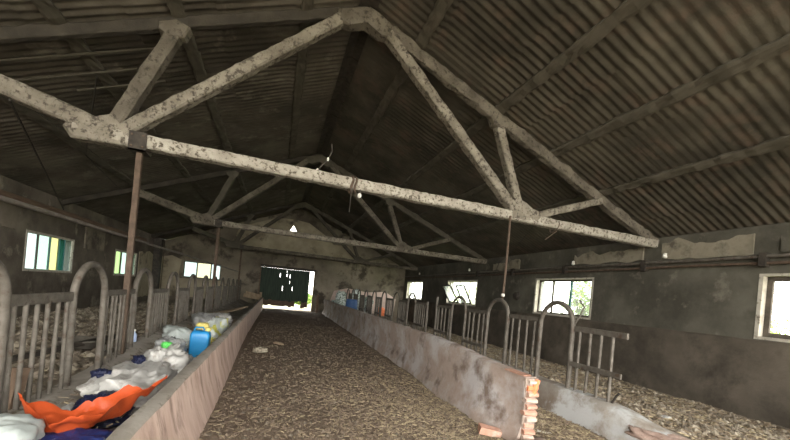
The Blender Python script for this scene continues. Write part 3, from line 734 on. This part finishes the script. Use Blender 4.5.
sack('grey_sack',(-1.5,6.3,.24),(.5,.62,.42),.1,M['bagg'],'crumpled grey plastic sack left of the blue canister','sack',9,fold=.2)
sack('grey_sack',(-1.15,5.85,.22),(.4,.5,.22),.5,M['bagg'],'dark grey plastic sack in front of the blue canister','sack',15,fold=.22)
sack('white_sack',(-1.7,7.5,.3),(.6,.9,.4),.5,M['bagl'],'pale sack leaning behind the grey sack','sack',10,tilt=(0,.2),fold=.12)
sack('white_sack',(-1.2,8.4,.28),(.5,1.6,.52),-.1,M['bagy'],'white sack with yellow print behind the blue canister','sack',11,tilt=(.12,0),fold=.16)
sack('grey_sack',(-1.62,9.6,.3),(.62,1.2,.5),.25,M['bagg'],'big light grey sack behind the yellow printed sack','sack',12,fold=.16)
sack('white_sack',(-1.4,10.7,.3),(.6,.9,.42),.4,M['bagw'],'dull white sack farthest back in the left trough','sack',13,fold=.16)
board('wooden_board',(-1.75,11.4,.5),(-1.05,14.4,.64),.14,.04,M['wood'],'loose plank lying in the left trough behind the sacks','board')
board('wooden_board',(-1.9,12.5,.46),(-1.3,14.9,.5),.16,.05,M['wood'],'second plank lying in the left trough nearer the rails','board')

# orange plastic sheet: folded ribbon along the trough
def ribbon(cl,m,name,label,cat,seed,thick=.006,nu=60,nv=22,loc=None):
    """cl: list of (centre, across vector, fold height)"""
    def at(t):
        k=t*(len(cl)-1); i=min(int(k),len(cl)-2); f=k-i; f=f*f*(3-2*f)
        return [Vector(a).lerp(Vector(b),f) for a,b in zip(cl[i][:2],cl[i+1][:2])]+[cl[i][2]*(1-f)+cl[i+1][2]*f]
    top=[];
    for i in range(nu+1):
        c,a,h=at(i/nu)
        for j in range(nv+1):
            v=j/nv*2-1
            p=c+a*v+Vector((0,0,1))*h*(abs(v)**1.4)
            p+=Vector((nz(p,5,seed),nz(p,5,seed+2),nz(p,6,seed+4)*1.0+.9*abs(nz(p,9,seed+6))))*.06
            top.append(p)
    n=nv+1; N=len(top)
    vs=top+[p-Vector((0,0,thick)) for p in top]; fs=[]
    for i in range(nu):
        for j in range(nv):
            q=i*n+j; fs.append((q,q+1,q+n+1,q+n)); fs.append((N+q+n,N+q+n+1,N+q+1,N+q))
    edge=[j for j in range(n)]+[i*n+nv for i in range(1,nu+1)]+[nu*n+j for j in range(nv-1,-1,-1)]+[i*n for i in range(nu-1,0,-1)]
    for a,b in zip(edge,edge[1:]+edge[:1]): fs.append((a,N+a,N+b,b))
    mb=MB(); mb.add(vs,fs); o=mb.build(name,m,loc=loc or tuple(cl[0][0]),smooth=True); o.data.set_sharp_from_angle(angle=R(75)); return tag(o,label,cat)
ribbon([((-1.80,3.50,.50),(-.05,.05,.03),.02),((-1.66,3.36,.37),(-.10,.13,.0),.10),((-1.48,3.33,.29),(-.06,.22,.0),.15),((-1.30,3.42,.31),(-.04,.24,.0),.16),((-1.13,3.62,.40),(.03,.20,.02),.09),((-.99,3.95,.54),(.04,.14,.02),.03)],M['orange'],'orange_sheet','crumpled orange plastic sheet stretched across the near left trough','plastic sheet',31)

# blue jerrycan
t=thing('jerrycan','bright blue plastic canister with yellow cap in the left trough','canister',(-1.14,6.6,.28))
jx,jy,jz=-1.14,6.6,.28
mb=MB(); prof=[(-.16,0),(.16,0),(.16,.36),(.12,.43),(-.16,.43)]
def rr(w,d,r,n=5):
    pts=[]
    for cx,cy,a0 in ((w-r,d-r,0),(-w+r,d-r,90),(-w+r,-d+r,180),(w-r,-d+r,270)):
        for i in range(n+1):
            a=R(a0+90*i/n); pts.append((cx+r*math.cos(a),cy+r*math.sin(a)))
    return pts
levels=[(.9,0),(1,.02),(1,.12),(.985,.15),(1,.18),(1,.34),(.96,.385),(.8,.42),(.6,.43)]
vs=[];fs=[]
for s,z in levels:
    for a,b in rr(.145*s,.115*s,.04*s): vs.append((jx+a,jy+b,jz+z))
n=len(vs)//len(levels)
for i in range(len(levels)-1):
    for k in range(n): fs.append((i*n+k,i*n+(k+1)%n,(i+1)*n+(k+1)%n,(i+1)*n+k))
fs.append(tuple(range(n-1,-1,-1))); fs.append(tuple(range((len(levels)-1)*n,len(levels)*n)))
mb.add(vs,fs); mb.build('canister_body',M['blue'],t,smooth=True)
mb=MB(); mb.tube([(jx-.1,jy,jz+.42),(jx-.09,jy,jz+.475),(jx+.03,jy,jz+.48),(jx+.05,jy,jz+.42)],.016,8); mb.build('carry_handle',M['blue'],t,smooth=True)
mb=MB(); mb.lathe([(.04,0),(.045,.01),(.045,.05),(.035,.06)],(jx+.1,jy,jz+.42),16); mb.build('cap',M['yellow'],t,smooth=True)
sack('yellow_bag',(-1.22,7.15,.66),(.26,.3,.14),.2,M['yellow'],'pale yellow plastic bag on the sacks behind the blue canister','sack',21,fold=.16)

# ------------------------------------------------------------------ left stall odds
mb=MB(); mb.lathe([(.10,0),(.24,.02),(.30,.12),(.32,.13),(.32,.15),(.29,.14),(.22,.05),(.05,.04)],(-2.95,7.0,.27),24)
tag(mb.build('feed_bowl',M['steel'],loc=(-2.95,7,.27),smooth=True),'grey metal bowl lying in the left stall','bowl')
t=thing('blue_cup','small pale blue plastic bottle on the left curb behind the bars','bottle',(-2.18,6.9,.41))
mb=MB(); mb.lathe([(.03,0),(.045,.01),(.045,.13),(.02,.17),(.02,.19)],(-2.18,6.9,.41),14); mb.build('bottle_body',mat('pale_blue_plastic',(.35,.45,.7),(.45,.55,.78),4,.4,0),t,smooth=True)
mb=MB(); mb.lathe([(.024,.19),(.024,.22)],(-2.18,6.9,.41),12); mb.build('cap',M['ceramic'],t,smooth=True)
sack('paper_scrap',(-2.55,7.6,.40),(.3,.35,.14),.3,M['bagw'],'crumpled whitish scrap behind the left rails past the bottle','scrap',22,fold=.25)
sack('paper_scrap',(-2.42,6.4,.36),(.12,.16,.1),.3,M['bagw'],'small white scrap at the foot of the left rails','scrap',23,fold=.25)
sack('paper_scrap',(-3.6,4.9,.24),(.22,.18,.12),.3,M['bagw'],'white scrap on the litter behind the nearest left panel','scrap',24,fold=.25)
board('fallen_post',(-3.4,4.5,.3),(-2.6,7.6,.42),.07,.07,M['dark'],'dark pole lying on the litter behind the left rails','pole')
board('fallen_post',(-2.18,4.05,.2),(-2.16,4.12,.62),.10,.10,M['rail'],'short dark stump behind the bars of the nearest left panel','stump')
# dark upright timber beyond left fence
board('wooden_post',(-5.9,20.9,.1),(-5.9,20.9,3.3),.35,.3,M['dark'],'dark timber pillar against the left wall past the second window','post')

# ------------------------------------------------------------------ near right odds
mb=MB(); mb.obox((2.62,3.72,.045),(.26,.12,.085),(.1,.15,-.35),.08)
tag(mb.build('loose_brick',M['brick'],loc=(2.62,3.72,0)),'orange brick fragment lying at the foot of the broken trough wall','brick')
mb=MB(); mb.obox((2.85,3.28,.04),(.22,.12,.07),(.05,-.1,.5),.12)
tag(mb.build('loose_brick',M['brickpale'],loc=(2.85,3.28,0)),'pale brick fragment directly below the broken wall end','brick')
sack('curb_rubble',(4.08,2.62,.27),(.40,1.0,.15),.15,M['redrub'],'reddish crumbled end of the curb with a pale patch, past the last right rail','rubble',43,fold=.14)
sack('rubble_mound',(2.9,3.15,-.06),(.75,.7,.2),.2,M['mortar'],'low heap of pale rubble before the broken wall end','rubble',41,fold=.12)
board('pale_board',(3.22,3.62,.08),(3.62,2.9,.1),.09,.03,M['frameW'],'pale narrow board on the straw right of the broken wall','board')
sack('paper_scrap',(5.35,3.5,.22),(.2,.14,.04),.3,M['bagw'],'flat white scrap on the right stall litter','scrap',25,fold=.2)
sack('paper_scrap',(.15,9.8,.02),(.12,.5,.06),.6,M['wood'],'pale wood chip on the passage floor by the left wall','scrap',26,fold=.2)
sack('paper_scrap',(-.25,8.6,.02),(.4,.25,.12),.6,M['lump'],'dry dung lump on the passage floor by the left wall','dung',27,fold=.2)

# ------------------------------------------------------------------ far right corner junk
t=thing('blue_drum','dark blue plastic drum standing in the far part of the right trough','drum',(3.45,16.9,.1))
def drum(pr,nm): MB().lathe([(r_*.95,.1+z_*1.5) for r_,z_ in pr],(3.45,16.9,0),24).build(nm,M['drum'],t,smooth=True)
drum([(.26,0),(.3,.02),(.3,.2),(.315,.22),(.3,.24),(.3,.44),(.315,.46),(.3,.48),(.3,.66),(.27,.70)],'drum_body')
drum([(.28,.70),(.29,.72),(.29,.735),(.1,.74)],'lid')
junk=[((3.6,22.9,.1),(.8,.6,.9),'clear','low pile of clouded plastic at the far wall behind the right trough end'),((4.0,23.3,.1),(1.0,.5,1.55),'clear','tall heap of clouded plastic against the far wall, nearest the far door'),
 ((5.0,23.4,.3),(.9,.5,1.6),'clear','tall heap of clouded plastic against the far wall, second from the door'),((5.9,23.3,.2),(.8,.6,1.35),'clear','heap of clouded plastic against the far wall, farthest from the door'),
 ((3.45,22.4,.5),(.5,.4,.32),'bagw','white bag on the far end of the right trough'),((5.5,21.6,.3),(.4,.4,.5),'bagg','grey bag behind the far right stall hoops'),((6.7,22.8,.15),(.6,.6,.6),'hotorange','orange bag low in the far right stall')]
for k,(c,s,m,lab) in enumerate(junk): sack('plastic_heap' if m=='clear' else 'rubbish_bag',c,s,.3*k,M[m],lab,'plastic heap' if m=='clear' else 'bag',50+k,fold=.24,sub=36)

# ------------------------------------------------------------------ straw and litter (uncountable)
def straw(name,label,n,area,fz,mats,seed,l0=.05,l1=.2,w=.006,ypow=1.8,accept=None):
    r=random.Random(seed); mb=MB(); x0,x1,y0,y1=area; c=0
    while c<n:
        x=r.uniform(x0,x1); y=y0+(y1-y0)*r.random()**ypow
        if accept and r.random()>accept(x,y): continue
        c+=1; L=r.uniform(l0,l1)/2; a=r.uniform(0,PI); t=r.uniform(-.25,.25); ww=w*r.uniform(.6,1.5)*(1+y/14)
        d=Vector((math.cos(a)*math.cos(t),math.sin(a)*math.cos(t),math.sin(t)))*L; s=Vector((-math.sin(a),math.cos(a),0))*ww
        z=fz(x,y)+.004+abs(math.sin(t))*L*.8; p=Vector((x,y,z)); u=Vector((0,0,ww*1.2))
        mi=r.choices(range(len(mats)),[1+3*smooth(.5,2.6,x)*(1-smooth(4,9,y)) if x<2.95 else 3.5,4,4])[0]
        mb.add([p-d-s,p-d+s,p-d+u,p+d-s,p+d+s,p+d+u],[(0,1,2),(3,5,4),(0,3,4,1),(1,4,5,2),(2,5,3,0)],mi)
    o=mb.build(name,mats); return tag(o,label,'straw',kind='stuff')
S3=[M['straw1'],M['straw2'],M['straw3']]
straw('straw','loose straw strewn over the passage floor',21000,(-.62,2.72,2.4,15),floor_z,S3,1,l0=.02,l1=.07,w=.003,accept=lambda x,y:min(1,.10+.8*smooth(-.2,2.4,x)*(1-smooth(3.5,9,y))+.25*(1-smooth(3,8,y))))
straw('straw','loose straw in the right feed trough',7500,(3.0,3.88,2.2,8),floor_z,S3,2,l0=.03,l1=.12,w=.004,ypow=1.3)
straw('straw','straw strewn over the right stall floor',13000,(4.3,8.4,2.2,16),zr,S3,3,l0=.03,l1=.14,w=.005,ypow=1.6)
straw('straw','straw strewn over the left stall floor',2200,(-6.3,-2.3,3.0,16),zl,S3,4,l0=.03,l1=.15,w=.005,ypow=1.4)
straw('straw','chaff lying on the left trough bed',700,(-1.9,-.95,2.6,12),lambda x,y:.27+.12*smooth(4,9,y)+.05*abs(x+1.3),S3,5,l1=.12,w=.005,ypow=1.3)
def lumps(name,label,n,area,fz,mats,seed,s0,s1,ypow=1.6):
    r=random.Random(seed); mb=MB(); x0,x1,y0,y1=area
    for c in range(n):
        x=r.uniform(x0,x1); y=y0+(y1-y0)*r.random()**ypow; s=r.uniform(s0,s1)
        p=Vector((x,y,fz(x,y)+s*.1)); vs=[]
        for q in ((1,0,0),(.3,.9,0),(-.8,.6,0),(-.8,-.6,0),(.3,-.9,0),(0,0,.7),(.1,.1,-.4)):
            vs.append(p+Vector([a*s*r.uniform(.6,1.2) for a in q]))
        mb.add(vs,[(0,1,5),(1,2,5),(2,3,5),(3,4,5),(4,0,5),(1,0,6),(2,1,6),(3,2,6),(4,3,6),(0,4,6)],r.randrange(len(mats)))
    o=mb.build(name,mats); return tag(o,label,'litter',kind='stuff')
LM=[M['lump'],M['lump2'],M['dung']]
lumps('dung_crumbs','dry dung crumbs over the left stall floor',4200,(-6.3,-2.3,3,20),zl,LM,11,.03,.11)
lumps('dung_crumbs','dry dung crumbs over the right stall floor',3800,(4.3,8.4,2.2,20),zr,LM,12,.02,.07)
lumps('dung_crumbs','dark crumbs over the passage floor',5000,(-.6,2.7,2.6,20),floor_z,[M['lump2'],M['dirt'],M['straw3']],13,.012,.035)

# ------------------------------------------------------------------ shrubs outside the right windows
def shrub(c,size,seed,label,n=1500):
    r=random.Random(seed); t=thing('shrub',label,'shrub',c,'shrubs outside the windows')
    mb=MB()
    for k in range(n):
        d=Vector((r.gauss(0,1),r.gauss(0,1),r.gauss(0,1))).normalized()*r.random()**.4
        p=Vector((c[0]+d.x*size[0],c[1]+d.y*size[1],c[2]+size[2]*(1+d.z)*.55+.3))
        a=Vector((r.uniform(-1,1),r.uniform(-1,1),r.uniform(-1,1))).normalized(); b=a.orthogonal().normalized(); l=r.uniform(.06,.13)
        mb.add([p-a*l,p+b*l*.5,p+a*l,p-b*l*.5],[(0,1,2,3)],r.randrange(2))
    mb.build('foliage',[M['leaf'],M['leafy']],t)
    mb=MB()
    for k in range(5): mb.tube([(c[0],c[1],c[2]),(c[0]+r.uniform(-.2,.2),c[1]+r.uniform(-.3,.3),c[2]+size[2]*.5),(c[0]+r.uniform(-.5,.5),c[1]+r.uniform(-.6,.6),c[2]+size[2]*.95)],[.035,.025,.01],6)
    mb.build('stem',M['bark'],t,smooth=True)
shrub((11.6,11.05,-.22),(.8,.85,2.7),1,'yellow-green shrub seen through the right pane of the large right window')
shrub((12.4,20.6,-.22),(1.0,1.2,2.6),2,'green shrub outside the window with tilted sashes')
shrub((12.0,24.0,-.22),(1.2,2.0,2.6),3,'green shrub outside the farthest right window')
shrub((12.5,5.3,-.22),(1.0,1.5,1.7),4,'low shrub outside the nearest right window')
shrub((1.75,27.0,-.1),(.9,.6,.9),5,'low green shrub outside the far door gap')

# ------------------------------------------------------------------ daylight
w=bpy.data.worlds.new('overcast_sky'); bpy.context.scene.world=w; w.use_nodes=True
bg=w.node_tree.nodes['Background']; bg.inputs['Color'].default_value=(1.0,.975,.91,1); bg.inputs['Strength'].default_value=4.0
def portal(loc,rot,sx,sy):
    l=bpy.data.lights.new('daylight_portal','AREA'); l.shape='RECTANGLE'; l.size=sx; l.size_y=sy; l.cycles.is_portal=True
    o=bpy.data.objects.new('daylight_portal',l); C.objects.link(o); o.location=loc; o.rotation_euler=rot
portal((CX,Y0-.05,2.9),(R(90),0,0),15.4,7.4)          # open near end, light travels +y
for a,b in RW: portal((XR+WT+.05,(a+b)/2,2.03),(0,R(90),0),1.2,b-a)
for a,b in LW: portal((XL-WT-.05,(a+b)/2,1.87),(0,R(-90),0),1.1,b-a)
portal((.6,YF+WT+.1,1.3),(R(-90),0,0),3.3,2.8)
portal((-4.4,YF+WT+.05,2.0),(R(-90),0,0),2.0,1.0)

# ------------------------------------------------------------------ camera
cam=bpy.data.cameras.new('camera'); co=bpy.data.objects.new('camera',cam); C.objects.link(co)
X=Vector((0.94490643,0.08897424,0.31501656)); Y=Vector((-0.31363348,-0.02948691,0.94908617)); Z=Vector((0.0937330850,-0.995597362,0.0000429))
mw=Matrix(((X[0],-X[1],-X[2],0),(Y[0],-Y[1],-Y[2],0),(Z[0],-Z[1],-Z[2],1.6),(0,0,0,1)))
co.matrix_world=mw
cam.sensor_fit='HORIZONTAL'; cam.sensor_width=36; cam.lens=354.05/790*36; cam.shift_y=75/790; cam.clip_start=.05; cam.clip_end=300
sc=bpy.context.scene; sc.camera=co
sc.view_settings.view_transform='Standard'; sc.view_settings.look='None'; sc.view_settings.gamma=1; sc.view_settings.use_curve_mapping=False
sc.view_settings.exposure=1.58
sc.cycles.use_denoising=True
sc.cycles.max_bounces=10; sc.cycles.diffuse_bounces=6; sc.cycles.transparent_max_bounces=12
sc.cycles.sample_clamp_indirect=6
